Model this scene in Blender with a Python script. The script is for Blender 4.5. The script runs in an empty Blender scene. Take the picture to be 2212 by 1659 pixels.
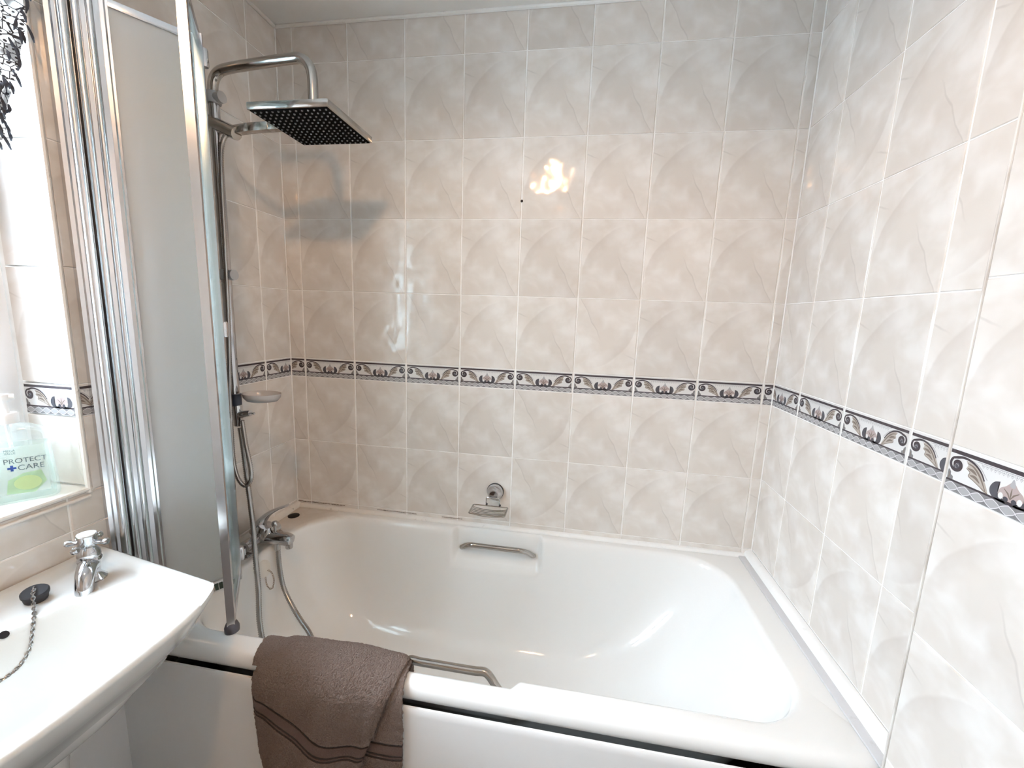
import bpy, bmesh, math, random
from mathutils import Vector, Matrix
random.seed(7)
sc = bpy.context.scene
col = sc.collection
ZO = 1.145                    # height of the border tile's top edge above the floor
L = 1.6915                    # length of the bath alcove
CEIL = 1.113                  # ceiling, measured from the border's top edge
PI = math.pi
FRONT = -2.75

# ------------------------------------------------------------------ camera
cam = bpy.data.cameras.new('camera'); cam.sensor_fit = 'HORIZONTAL'; cam.sensor_width = 36.0
cam.lens = 36.0*898.18/2212.0; cam.clip_start = 0.02
co = bpy.data.objects.new('camera', cam); col.objects.link(co)
r_ = Vector((0.98674515, 0.15829512, 0.0357304)); u_ = Vector((-0.06006458, 0.15172261, 0.98659642)); f_ = Vector((-0.15075229, 0.97566536, -0.15921948))
m4 = Matrix.Identity(4)
for i in range(3):
    m4[i][0], m4[i][1], m4[i][2] = r_[i], u_[i], -f_[i]
m4[0][3], m4[1][3], m4[2][3] = 1.0688, -1.4171, 0.1797+ZO
co.matrix_world = m4
sc.camera = co

# ------------------------------------------------------------------ sky, daylight, exposure
w = bpy.data.worlds.new('sky'); sc.world = w; w.use_nodes = True
bg = w.node_tree.nodes['Background']; bg.inputs[0].default_value = (0.80, 0.90, 1.0, 1); bg.inputs[1].default_value = 8.0
al = bpy.data.lights.new('daylight', 'AREA'); al.shape = 'RECTANGLE'; al.size = 1.4; al.size_y = 2.8
al.energy = 480.0; al.color = (0.83, 0.925, 1.0)
ao = bpy.data.objects.new('daylight', al); col.objects.link(ao)
ao.location = (-1.65, -1.15, 1.22+ZO)
ao.rotation_euler = (0, math.radians(-90+26), 0)      # overcast sky seen through the window, from a little above
vs = sc.view_settings
vs.view_transform = 'Standard'; vs.look = 'None'; vs.gamma = 1.0; vs.use_curve_mapping = False
vs.exposure = 0.80
LAMP_W = 14.0
cy = sc.cycles
cy.max_bounces = 7; cy.diffuse_bounces = 4; cy.glossy_bounces = 3; cy.transmission_bounces = 5; cy.transparent_max_bounces = 10
cy.caustics_reflective = False; cy.caustics_refractive = False; cy.adaptive_threshold = .05

# ------------------------------------------------------------------ materials
def mat(name, color=(.8,.8,.8), rough=.5, metal=0.0, spec=.5, coat=0.0, trans=0.0, ior=1.45):
    m = bpy.data.materials.new(name); m.use_nodes = True
    b = m.node_tree.nodes['Principled BSDF']
    b.inputs['Base Color'].default_value = (*color, 1); b.inputs['Roughness'].default_value = rough
    b.inputs['Metallic'].default_value = metal; b.inputs['Specular IOR Level'].default_value = spec
    b.inputs['Coat Weight'].default_value = coat; b.inputs['Transmission Weight'].default_value = trans
    b.inputs['IOR'].default_value = ior
    return m
def N(m, t, **kw):
    n = m.node_tree.nodes.new(t)
    for k, v in kw.items(): setattr(n, k, v)
    return n
def lk(m, a, b): m.node_tree.links.new(a, b)
def bsdf(m): return m.node_tree.nodes['Principled BSDF']
def mth(m, op, a, b=None, c=None, clamp=False):
    n = N(m, 'ShaderNodeMath', operation=op); n.use_clamp = clamp
    for i, v in enumerate((a, b, c)):
        if v is None: continue
        if isinstance(v, (int, float)): n.inputs[i].default_value = v
        else: lk(m, v, n.inputs[i])
    return n.outputs[0]
def sstep(m, v, a, b):
    n = N(m, 'ShaderNodeMapRange', interpolation_type='SMOOTHSTEP')
    lk(m, v, n.inputs[0]); n.inputs[1].default_value = a; n.inputs[2].default_value = b
    return n.outputs[0]
def mixc(m, f, a, b):
    n = N(m, 'ShaderNodeMix', data_type='RGBA')
    if isinstance(f, (int, float)): n.inputs[0].default_value = f
    else: lk(m, f, n.inputs[0])
    for i, v in ((6, a), (7, b)):
        if isinstance(v, tuple): n.inputs[i].default_value = (*v, 1)
        else: lk(m, v, n.inputs[i])
    return n.outputs[2]
def noise(m, vec, scale, detail=2.0, rough=.5, dist=0.0):
    n = N(m, 'ShaderNodeTexNoise'); n.inputs['Scale'].default_value = scale; n.inputs['Detail'].default_value = detail
    n.inputs['Roughness'].default_value = rough; n.inputs['Distortion'].default_value = dist
    if vec is not None: lk(m, vec, n.inputs['Vector'])
    return n.outputs['Fac']
def bump(m, h, strength, dist):
    n = N(m, 'ShaderNodeBump'); n.inputs['Strength'].default_value = strength; n.inputs['Distance'].default_value = dist
    lk(m, h, n.inputs['Height']); lk(m, n.outputs[0], bsdf(m).inputs['Normal'])

def tile_material():
    m = mat('glazed_tile', rough=.085, spec=.62)
    uv = N(m, 'ShaderNodeUVMap'); geo = N(m, 'ShaderNodeNewGeometry'); oi = N(m, 'ShaderNodeObjectInfo')
    # wobble of the printed folds
    wob = N(m, 'ShaderNodeTexNoise'); wob.inputs['Scale'].default_value = 9.0; wob.inputs['Detail'].default_value = 3.0
    sx = N(m, 'ShaderNodeVectorMath', operation='MULTIPLY'); sx.inputs[1].default_value = (.2, .25, 0)
    lk(m, uv.outputs[0], sx.inputs[0])
    lk(m, sx.outputs[0], wob.inputs['Vector'])
    w0 = N(m, 'ShaderNodeVectorMath', operation='SUBTRACT'); lk(m, wob.outputs['Color'], w0.inputs[0]); w0.inputs[1].default_value = (.5, .5, .5)
    w1 = N(m, 'ShaderNodeVectorMath', operation='SCALE'); lk(m, w0.outputs[0], w1.inputs[0]); w1.inputs['Scale'].default_value = .028
    p = N(m, 'ShaderNodeVectorMath', operation='ADD'); lk(m, sx.outputs[0], p.inputs[0]); lk(m, w1.outputs[0], p.inputs[1])
    P = p.outputs[0]
    sp = N(m, 'ShaderNodeSeparateXYZ'); lk(m, P, sp.inputs[0]); X, Y = sp.outputs[0], sp.outputs[1]
    # the sweeping arc
    dd = N(m, 'ShaderNodeVectorMath', operation='DISTANCE'); lk(m, P, dd.inputs[0]); dd.inputs[1].default_value = (.184, .062, 0)
    d = mth(m, 'SUBTRACT', .179, dd.outputs['Value'])
    edge = sstep(m, d, -.001, .005); fade = mth(m, 'SUBTRACT', 1.0, sstep(m, d, .004, .046))
    arc = mth(m, 'MULTIPLY', edge, fade)
    ends = mth(m, 'MULTIPLY', sstep(m, Y, .03, .13), mth(m, 'SUBTRACT', 1.0, sstep(m, X, .08, .15)))
    arc = mth(m, 'MULTIPLY', arc, mth(m, 'ADD', .10, mth(m, 'MULTIPLY', ends, .90)))
    # the crease running down to the right-hand corner, beige on its left
    s = mth(m, 'ADD', mth(m, 'MULTIPLY', X, .868), mth(m, 'MULTIPLY', Y, .496))
    ln = mth(m, 'SUBTRACT', s, .166)
    lside = mth(m, 'MULTIPLY', sstep(m, ln, -.11, -.004), mth(m, 'SUBTRACT', 1.0, sstep(m, ln, -.003, .002)))
    low = mth(m, 'SUBTRACT', 1.0, sstep(m, Y, .02, .15))
    cre = mth(m, 'MULTIPLY', lside, low)
    line = mth(m, 'MULTIPLY', mth(m, 'SUBTRACT', 1.0, sstep(m, mth(m, 'ABSOLUTE', ln), .0004, .0022)), mth(m, 'SUBTRACT', 1.0, sstep(m, Y, .09, .15)))
    # little vein at the left edge
    v1 = mth(m, 'SUBTRACT', Y, mth(m, 'SUBTRACT', .196, mth(m, 'MULTIPLY', X, .42)))
    vein = mth(m, 'MULTIPLY', mth(m, 'SUBTRACT', 1.0, sstep(m, mth(m, 'ABSOLUTE', v1), .0004, .003)), mth(m, 'SUBTRACT', 1.0, sstep(m, X, .015, .045)))
    cl = noise(m, P, 11, 3, .5, .3)
    clouds = sstep(m, cl, .36, .68)
    c = mixc(m, clouds, (.695, .638, .578), (.805, .773, .733))
    c = mixc(m, mth(m, 'MULTIPLY', arc, .33), c, (.520, .448, .392))
    c = mixc(m, mth(m, 'MULTIPLY', cre, .30), c, (.555, .486, .430))
    veins = mth(m, 'MULTIPLY', mth(m, 'ADD', line, vein, clamp=True), .24)
    c = mixc(m, veins, c, (.36, .315, .285))
    hs = N(m, 'ShaderNodeHueSaturation'); lk(m, c, hs.inputs['Color'])
    lk(m, mth(m, 'ADD', .955, mth(m, 'MULTIPLY', oi.outputs['Random'], .09)), hs.inputs['Value']); hs.inputs['Saturation'].default_value = .95
    lk(m, hs.outputs[0], bsdf(m).inputs['Base Color'])
    hgt = noise(m, geo.outputs['Position'], 12, 1)
    bump(m, hgt, .42, .010)
    return m

def speckle(m, base, var, scale, amt=1.0):
    geo = N(m, 'ShaderNodeNewGeometry')
    lk(m, mixc(m, mth(m, 'MULTIPLY', sstep(m, noise(m, geo.outputs['Position'], scale, 4), .4, .68), amt), base, var), bsdf(m).inputs['Base Color'])

M = {}
M['tile'] = tile_material()
M['border'] = mat('border_glaze', (.72, .71, .695), .12)
M['ink'] = mat('print_dark_ink', (.060, .050, .058), .14)
M['ink2'] = mat('print_slate_ink', (.085, .085, .100), .14)
M['tan'] = mat('print_tan_ink', (.44, .385, .335), .14)
M['tan2'] = mat('print_brown_ink', (.20, .160, .135), .14)
M['rose'] = mat('print_rose_ink', (.44, .355, .335), .14)
M['grey'] = mat('print_grey_ink', (.40, .39, .395), .14)
M['dgrey'] = mat('print_dark_grey_ink', (.215, .21, .215), .14)
M['lat'] = mat('print_lattice_ink', (.66, .645, .655), .14)
M['grout'] = mat('white_grout', (.86, .84, .80), .75); speckle(M['grout'], (.92, .905, .88), (.78, .75, .70), 26, .5)
M['wall'] = M['grout']
M['ceil'] = mat('ceiling_paint', (.80, .785, .75), .85); speckle(M['ceil'], (.80, .785, .75), (.74, .72, .68), 7, .5)
M['floor'] = mat('vinyl_floor', (.13, .11, .10), .5)
M['paint'] = mat('plain_wall', (.72, .68, .62), .6)
M['acryl'] = mat('white_acrylic', (.83, .83, .81), .10, spec=.5, coat=.25)
def acryl_stain(m):
    geo = N(m, 'ShaderNodeNewGeometry'); sp = N(m, 'ShaderNodeSeparateXYZ'); lk(m, geo.outputs['Position'], sp.inputs[0])
    n = noise(m, geo.outputs['Position'], 22, 4, .6, .6)
    dv = N(m, 'ShaderNodeVectorMath', operation='DISTANCE'); lk(m, geo.outputs['Position'], dv.inputs[0]); dv.inputs[1].default_value = (.06, -.05, ZO-.595)
    near = mth(m, 'SUBTRACT', 1.0, sstep(m, mth(m, 'ADD', dv.outputs['Value'], mth(m, 'MULTIPLY', mth(m, 'SUBTRACT', n, .5), .16)), .05, .21))
    flat = sstep(m, sp.outputs[2], ZO-.612, ZO-.598)
    f = mth(m, 'MULTIPLY', mth(m, 'MULTIPLY', near, flat), mth(m, 'ADD', .35, mth(m, 'MULTIPLY', n, .5)))
    lk(m, mixc(m, f, (.83, .83, .81), (.46, .37, .27)), bsdf(m).inputs['Base Color'])
acryl_stain(M['acryl'])
M['panel'] = mat('bath_panel_plastic', (.80, .80, .79), .28)
M['ceramic'] = mat('white_ceramic', (.70, .71, .69), .06, coat=.4)
M['chrome'] = mat('chrome', (.52, .52, .53), .08, metal=1.0)
M['chrome_d'] = mat('worn_chrome', (.42, .40, .375), .15, metal=1.0)
M['alu'] = mat('polished_aluminium', (.70, .71, .73), .20, metal=1.0)
M['silver'] = mat('silver_plastic', (.46, .47, .48), .35, metal=.2)
M['dark'] = mat('dark_foot', (.10, .10, .12), .35, metal=.5)
M['steel'] = mat('ribbed_steel', (.36, .35, .34), .24, metal=1.0)
M['rubber'] = mat('black_rubber', (.022, .022, .026), .55)
M['navy'] = mat('dark_navy_plastic', (.030, .036, .055), .4)
M['hole'] = mat('black_hole', (.004, .004, .006), .6)
M['black'] = mat('black_silicone', (.004, .004, .0045), .85, spec=.1)
M['nozzle'] = mat('nozzle_silicone', (.16, .16, .15), .4)
M['seal'] = mat('green_black_seal', (.020, .040, .034), .4)
M['bead'] = mat('white_bath_trim', (.86, .86, .84), .3)
def bead_grime(m, amt, base, dirt):
    geo = N(m, 'ShaderNodeNewGeometry'); sp = N(m, 'ShaderNodeSeparateXYZ'); lk(m, geo.outputs['Position'], sp.inputs[0])
    n = noise(m, geo.outputs['Position'], 34, 5, .65, .5)
    left = mth(m, 'SUBTRACT', 1.0, sstep(m, sp.outputs[0], .15, 1.0))
    f = mth(m, 'MULTIPLY', sstep(m, n, .60, .76), mth(m, 'ADD', amt*.35, mth(m, 'MULTIPLY', left, amt)))
    yel = mth(m, 'MULTIPLY', left, .35)
    c = mixc(m, yel, base, (.62, .53, .42)); c = mixc(m, f, c, dirt)
    lk(m, c, bsdf(m).inputs['Base Color'])
bead_grime(M['bead'], .5, (.86, .86, .84), (.16, .12, .09))
M['strip'] = mat('grey_sealing_strip', (.60, .60, .61), .5); bead_grime(M['strip'], .7, (.62, .62, .63), (.30, .28, .27))
M['edge'] = mat('stained_edge', (.62, .57, .52), .6); speckle(M['edge'], (.74, .71, .67), (.42, .36, .31), 14, .6)
M['mould'] = mat('mould', (.17, .13, .105), .8)
M['upvc'] = mat('white_upvc', (.82, .83, .85), .25)
M['soapdish'] = mat('clear_soap_dish', (.88, .85, .84), .18, trans=.55)
def towel_material():
    m = mat('taupe_towel', (.26, .19, .165), 1.0, spec=.0)
    uv = N(m, 'ShaderNodeUVMap'); sp = N(m, 'ShaderNodeSeparateXYZ'); lk(m, uv.outputs[0], sp.inputs[0])
    geo = N(m, 'ShaderNodeNewGeometry')
    V = sp.outputs[1]
    band = mth(m, 'MULTIPLY', sstep(m, V, .522, .526), mth(m, 'SUBTRACT', 1.0, sstep(m, V, .588, .592)))
    def ln(c): return mth(m, 'SUBTRACT', 1.0, sstep(m, mth(m, 'ABSOLUTE', mth(m, 'SUBTRACT', V, c)), .0022, .0050))
    lines = mth(m, 'ADD', mth(m, 'ADD', ln(.527), ln(.571)), ln(.585), clamp=True)
    fz = noise(m, geo.outputs['Position'], 330, 3, .7)
    big = noise(m, geo.outputs['Position'], 18, 2)
    c = mixc(m, fz, (.165, .112, .092), (.440, .345, .300))
    c = mixc(m, mth(m, 'MULTIPLY', big, .35), c, (.37, .285, .245))
    c = mixc(m, mth(m, 'MULTIPLY', band, .80), c, (.105, .068, .058))
    c = mixc(m, mth(m, 'MULTIPLY', lines, .85), c, (.035, .024, .022))
    lk(m, c, bsdf(m).inputs['Base Color'])
    bsdf(m).inputs['Sheen Weight'].default_value = .10
    h = mth(m, 'SUBTRACT', mth(m, 'MULTIPLY', fz, mth(m, 'SUBTRACT', 1.0, mth(m, 'MULTIPLY', band, .8))), mth(m, 'MULTIPLY', lines, .6))
    bump(m, h, 1.0, .009)
    return m
M['towel'] = towel_material()
def mixshader(name, parts):
    m = bpy.data.materials.new(name); m.use_nodes = True; nt = m.node_tree; nt.nodes.remove(nt.nodes['Principled BSDF'])
    out = nt.nodes['Material Output']; prev = None
    for kind, colr, rough, fac in parts:
        n = nt.nodes.new(kind); n.inputs['Color'].default_value = (*colr, 1)
        if rough is not None and 'Roughness' in n.inputs: n.inputs['Roughness'].default_value = rough
        if prev is None: prev = n.outputs[0]; continue
        mx = nt.nodes.new('ShaderNodeMixShader'); mx.inputs[0].default_value = fac
        nt.links.new(prev, mx.inputs[1]); nt.links.new(n.outputs[0], mx.inputs[2]); prev = mx.outputs[0]
    nt.links.new(prev, out.inputs['Surface']); return m
M['frost'] = mixshader('frosted_screen_glass', [('ShaderNodeBsdfGlass', (.93, .97, .97), .36, 0), ('ShaderNodeBsdfTranslucent', (.95, .98, 1.0), None, .46), ('ShaderNodeBsdfDiffuse', (.86, .91, .94), None, .46), ('ShaderNodeBsdfGlossy', (.9, .95, .98), .28, .12)])
M['frost'].node_tree.nodes['Glass BSDF'].inputs['IOR'].default_value = 1.12
M['edgeglass'] = mixshader('clear_screen_glass', [('ShaderNodeBsdfTransparent', (.86, .92, .91), None, 0), ('ShaderNodeBsdfGlossy', (.9, .93, .93), .06, .14), ('ShaderNodeBsdfTranslucent', (.6, .66, .65), None, .12)])
M['winglass'] = mixshader('obscured_window_glass', [('ShaderNodeBsdfTransparent', (.95, .98, 1), None, 0), ('ShaderNodeBsdfTranslucent', (.9, .95, 1), None, .4), ('ShaderNodeBsdfGlossy', (1, 1, 1), .05, .06)])
M['bottle'] = mixshader('clear_bottle_plastic', [('ShaderNodeBsdfTransparent', (.975, .99, .985), None, 0), ('ShaderNodeBsdfGlossy', (1, 1, 1), .08, .12), ('ShaderNodeBsdfTranslucent', (.88, .92, .91), None, .20)])
M['liquid'] = mixshader('pale_green_liquid', [('ShaderNodeBsdfTransparent', (.94, .98, .95), None, 0), ('ShaderNodeBsdfTranslucent', (.84, .90, .86), None, .22)])
M['label_clear'] = mixshader('printed_film', [('ShaderNodeBsdfTransparent', (.90, .95, .93), None, 0), ('ShaderNodeBsdfDiffuse', (.80, .86, .83), None, .28)])
M['label_line'] = mat('label_grey_green', (.32, .42, .40), .5)
M['label_leaf'] = mixshader('printed_green', [('ShaderNodeBsdfTransparent', (.74, .90, .72), None, 0), ('ShaderNodeBsdfDiffuse', (.50, .66, .42), None, .45)])
M['lime'] = mixshader('printed_lime', [('ShaderNodeBsdfTransparent', (.84, .93, .66), None, 0), ('ShaderNodeBsdfDiffuse', (.70, .80, .46), None, .5)])
M['label_text'] = mat('label_dark_text', (.075, .095, .115), .5)
M['label_blue'] = mat('label_blue', (.035, .085, .32), .5)
M['pump'] = mat('white_pump_plastic', (.85, .86, .86), .3)
M['lace'] = mat('black_lace_thread', (.030, .034, .045), .8)
def net_material():
    m = bpy.data.materials.new('black_lace_net'); m.use_nodes = True; nt = m.node_tree
    b = nt.nodes['Principled BSDF']; b.inputs['Base Color'].default_value = (.03, .034, .045, 1); b.inputs['Roughness'].default_value = .8
    uv = N(m, 'ShaderNodeUVMap')
    vo = N(m, 'ShaderNodeTexVoronoi'); vo.inputs['Scale'].default_value = 150; vo.inputs['Randomness'].default_value = .75; lk(m, uv.outputs[0], vo.inputs['Vector'])
    dots = mth(m, 'SUBTRACT', 1.0, sstep(m, vo.outputs['Distance'], .30, .40))
    n = sstep(m, noise(m, uv.outputs[0], 16, 3), .52, .60)
    vo2 = N(m, 'ShaderNodeTexVoronoi', feature='DISTANCE_TO_EDGE'); vo2.inputs['Scale'].default_value = 85; lk(m, uv.outputs[0], vo2.inputs['Vector'])
    thr = mth(m, 'SUBTRACT', 1.0, sstep(m, vo2.outputs['Distance'], .03, .07))
    a = mth(m, 'MAXIMUM', mth(m, 'MAXIMUM', dots, thr), mth(m, 'MULTIPLY', n, .8), clamp=True)
    lk(m, a, b.inputs['Alpha']); return m
M['net'] = net_material()
M['emit'] = bpy.data.materials.new('lamp_glass'); M['emit'].use_nodes = True
b_ = bsdf(M['emit']); b_.inputs['Emission Color'].default_value = (1, .72, .42, 1); b_.inputs['Emission Strength'].default_value = 90

# ------------------------------------------------------------------ geometry helpers
class G:
    """collects vertices and faces in absolute coordinates (z measured from the border's top edge)"""
    def __init__(s): s.v = []; s.f = []; s.m = []; s.uv = None
    def add(s, vs_, fs_, mi=0):
        o = len(s.v); s.v += [tuple(p) for p in vs_]
        for f in fs_: s.f.append(tuple(i+o for i in f)); s.m.append(mi)
        return s
    def box(s, a, b, mi=0):
        x0, y0, z0 = a; x1, y1, z1 = b
        x0, x1 = min(x0, x1), max(x0, x1); y0, y1 = min(y0, y1), max(y0, y1); z0, z1 = min(z0, z1), max(z0, z1)
        return s.add([(x0,y0,z0),(x1,y0,z0),(x1,y1,z0),(x0,y1,z0),(x0,y0,z1),(x1,y0,z1),(x1,y1,z1),(x0,y1,z1)],
                     [(0,3,2,1),(4,5,6,7),(0,1,5,4),(1,2,6,5),(2,3,7,6),(3,0,4,7)], mi)
    def prism(s, poly, z0, z1, mi=0):
        n = len(poly); area = sum(poly[i][0]*poly[(i+1)%n][1]-poly[(i+1)%n][0]*poly[i][1] for i in range(n))
        if area < 0: poly = poly[::-1]
        vs_ = [(x,y,z0) for x,y in poly]+[(x,y,z1) for x,y in poly]
        fs = [tuple(range(n))[::-1], tuple(range(n,2*n))]+[(i,(i+1)%n,n+(i+1)%n,n+i) for i in range(n)]
        return s.add(vs_, fs, mi)
    def loft(s, rings, cap0=True, cap1=True, closed=True, mi=0):
        n = len(rings[0]); vs_ = [p for r in rings for p in r]; fs = []
        for k in range(len(rings)-1):
            for i in range(n if closed else n-1):
                j = (i+1) % n
                fs.append((k*n+i, k*n+j, (k+1)*n+j, (k+1)*n+i))
        if cap0: fs.append(tuple(range(n))[::-1])
        if cap1: fs.append(tuple((len(rings)-1)*n+i for i in range(n)))
        return s.add(vs_, fs, mi)
    def tube(s, pts, r, seg=12, mi=0, squash=None):
        pts = [Vector(p) for p in pts]; rs = r if isinstance(r, (list, tuple)) else [r]*len(pts)
        t0 = (pts[1]-pts[0]).normalized(); up = Vector((0,0,1)) if abs(t0.z) < .9 else Vector((0,1,0))
        n = (up - t0*up.dot(t0)).normalized(); rings = []
        for i, p in enumerate(pts):
            t = (pts[min(i+1, len(pts)-1)]-pts[max(i-1, 0)]).normalized()
            n = (n - t*n.dot(t)).normalized(); bn = t.cross(n)
            rings.append([p + (n*math.cos(2*PI*k/seg)*(squash or 1) + bn*math.sin(2*PI*k/seg))*rs[i] for k in range(seg)])
        return s.loft(rings, mi=mi)
    def lathe(s, prof, c, axis=(0,0,1), seg=24, mi=0):
        ax = Vector(axis).normalized(); up = Vector((0,0,1)) if abs(ax.z) < .9 else Vector((1,0,0))
        n = (up-ax*up.dot(ax)).normalized(); bn = ax.cross(n); c = Vector(c); rings = []
        for r, h in prof:
            rings.append([c+ax*h+(n*math.cos(2*PI*k/seg)+bn*math.sin(2*PI*k/seg))*max(r, 1e-5) for k in range(seg)])
        return s.loft(rings, mi=mi)
    def sphere(s, c, r, seg=12, mi=0, sq=1.0):
        return s.lathe([(r*math.sin(PI*i/8), -r*sq*math.cos(PI*i/8)) for i in range(9)], c, seg=seg, mi=mi)
    def torus(s, c, R, r, axis=(0,0,1), seg=14, seg2=6, sq=1.0, spin=None, mi=0):
        ax = Vector(axis).normalized(); up = Vector(spin) if spin else (Vector((0,0,1)) if abs(ax.z) < .9 else Vector((1,0,0)))
        n = (up-ax*up.dot(ax)).normalized(); bn = ax.cross(n); c = Vector(c); rings = []
        for i in range(seg):
            a = 2*PI*i/seg; d = n*math.cos(a)+bn*math.sin(a); p = c+n*math.cos(a)*R+bn*math.sin(a)*R*sq
            rings.append([p+(d*math.cos(2*PI*k/seg2)+ax*math.sin(2*PI*k/seg2))*r for k in range(seg2)])
        rings.append(rings[0]); return s.loft(rings, False, False, mi=mi)
def spline(pts, n=10):
    P = [Vector(p) for p in pts]; out = []
    for i in range(len(P)-1):
        p0 = P[i-1] if i else P[0]*2-P[1]; p1, p2 = P[i], P[i+1]; p3 = P[i+2] if i+2 < len(P) else P[-1]*2-P[-2]
        for k in range(n):
            t = k/n
            out.append(.5*((2*p1)+(p2-p0)*t+(2*p0-5*p1+4*p2-p3)*t*t+(3*p1-p0-3*p2+p3)*t**3))
    return out+[P[-1]]
def resample(pts, step):
    out = [pts[0]]; acc = 0
    for a, b in zip(pts, pts[1:]):
        d = (b-a).length
        while acc+d >= step:
            a = a+(b-a)*((step-acc)/d) if d else b; out.append(a); d = (b-a).length; acc = 0
        acc += d
    return out
BASE = {}
def tag(o, label=None, cat=None, group=None, kind=None):
    if label: o['label'] = label
    if cat: o['category'] = cat
    if group: o['group'] = group
    if kind: o['kind'] = kind
    return o
def thing(name, base, label, cat, group=None):
    o = bpy.data.objects.new(name, None); col.objects.link(o); o.empty_display_size = .05
    o.location = (base[0], base[1], base[2]+ZO); BASE[o.name] = Vector(base)
    return tag(o, label, cat, group)
def mesh(name, g, mats, base):
    me = bpy.data.meshes.new(name)
    me.from_pydata([(p[0]-base[0], p[1]-base[1], p[2]-base[2]) for p in g.v], [], g.f)
    for m_ in (mats if isinstance(mats, (list, tuple)) else [mats]): me.materials.append(m_)
    me.polygons.foreach_set('material_index', g.m)
    if g.uv:
        ul = me.uv_layers.new(name='UVMap')
        for lp in me.loops: ul.data[lp.index].uv = g.uv[lp.vertex_index]
    me.validate(); return me
def shade(o, angle):
    me = o.data
    bm = bmesh.new(); bm.from_mesh(me); bmesh.ops.recalc_face_normals(bm, faces=bm.faces)
    for f in bm.faces: f.smooth = True
    for e in bm.edges:
        e.smooth = not (len(e.link_faces) == 2 and e.calc_face_angle(0) > math.radians(angle))
    bm.to_mesh(me); bm.free()
def obj(name, g, mats, parent=None, base=None, angle=40, bevel=0, bseg=2):
    """one mesh object; a part takes its thing's base"""
    if parent is not None: base = BASE[parent.name]
    if base is None:
        xs, ys, zs = zip(*g.v); base = ((min(xs)+max(xs))/2, (min(ys)+max(ys))/2, min(zs))
    base = Vector(base)
    o = bpy.data.objects.new(name, mesh(name, g, mats, base)); col.objects.link(o); BASE[o.name] = base
    if parent is not None: o.parent = parent
    else: o.location = (base.x, base.y, base.z+ZO)
    if bevel:
        bm = bmesh.new(); bm.from_mesh(o.data)
        es = [e for e in bm.edges if len(e.link_faces) == 2 and e.calc_face_angle(0) > math.radians(30)]
        bmesh.ops.bevel(bm, geom=es, offset=bevel, segments=bseg, profile=.5, affect='EDGES', clamp_overlap=True)
        bm.to_mesh(o.data); bm.free()
    if angle: shade(o, angle)
    return o
def struct(name, g, m_, **kw): return tag(obj(name, g, m_, **kw), kind='structure')

# ------------------------------------------------------------------ room shell
FL = -ZO
GR = .0018                                                   # grout sits this far behind the tile faces
WY0, WY1, WZ0, WZ1 = -1.60, -.686, -.240, .86                # window opening in the left wall
wall_back = struct('wall_back', G().box((-.25, GR, FL), (L+.15, .12, CEIL)), M['grout'], angle=0)
g = G()
for a, b in (((WY1, FL), (.12, CEIL)), ((FRONT, FL), (WY0, CEIL)), ((WY0, FL), (WY1, WZ0)), ((WY0, WZ1), (WY1, CEIL))):
    g.box((-GR, a[0], a[1]), (-.25, b[0], b[1]))
wall_left = struct('wall_left', g, M['grout'], angle=0)
PX, PY = L-.048, -.701                                       # the pier at the foot of the bath stands proud
wall_right = struct('wall_right', G().box((L+GR, PY, FL), (L+.15, .12, CEIL)), M['grout'], angle=0)
wall_pier = struct('wall_pier', G().box((PX+GR, FRONT, FL), (L+.15, PY-.0015, CEIL)), M['grout'], angle=0)
struct('wall_front', G().box((-.25, FRONT, FL), (L+.15, FRONT-.1, CEIL)), M['paint'], angle=0)
struct('ceiling', G().box((-.25, FRONT-.1, CEIL), (L+.15, .12, CEIL+.08)), M['ceil'], angle=0)
struct('floor', G().box((-.25, FRONT-.1, FL), (L+.15, .12, FL-.08)), M['floor'], angle=0)
g = G().tube([(0.004, -.004, CEIL-.003), (L-.004, -.004, CEIL-.003)], .006, 8)
struct('trim_1', g, M['bead'])
g = G().tube([(.004, -.004, CEIL-.003), (.004, -.69, CEIL-.003)], .006, 8)
struct('trim_2', g, M['bead'])

# ------------------------------------------------------------------ tiles: one object each
TW, TH, BH = .2, .2485, .0709
GV, GH = .0022, .0012                                         # half joint widths
TILE_CACHE = {}
def tile_mesh(w0, w1, h0, h1, flip):
    """piece of a 200 x 250 tile (cut to w0..w1, h0..h1); local x right, z up, face at y = 0"""
    key = tuple(round(q, 4) for q in (w0, w1, h0, h1))+(flip,)
    if key in TILE_CACHE: return TILE_CACHE[key]
    g = G(); c = .0013; t = .006
    xo, zo = (w1-w0), (h1-h0)
    o = [(0,0),(xo,0),(xo,zo),(0,zo)]; i_ = [(c,c),(xo-c,c),(xo-c,zo-c),(c,zo-c)]
    vs_ = [(x,0,z) for x,z in i_]+[(x,.0011,z) for x,z in o]+[(x,t,z) for x,z in o]
    fs = [(0,1,2,3)]
    for k in range(4):
        j = (k+1) % 4; fs += [(4+k,4+j,j,k), (8+k,8+j,4+j,4+k)]
    g.add(vs_, fs)
    g.uv = []
    for x,y,z in vs_:
        u, v = (w0+x)/TW, (h0+z)/TH
        g.uv.append((1-u, 1-v) if flip else (u, v))
    me = mesh('tile', g, M['tile'], (0,0,0)); TILE_CACHE[key] = me
    return me

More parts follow.
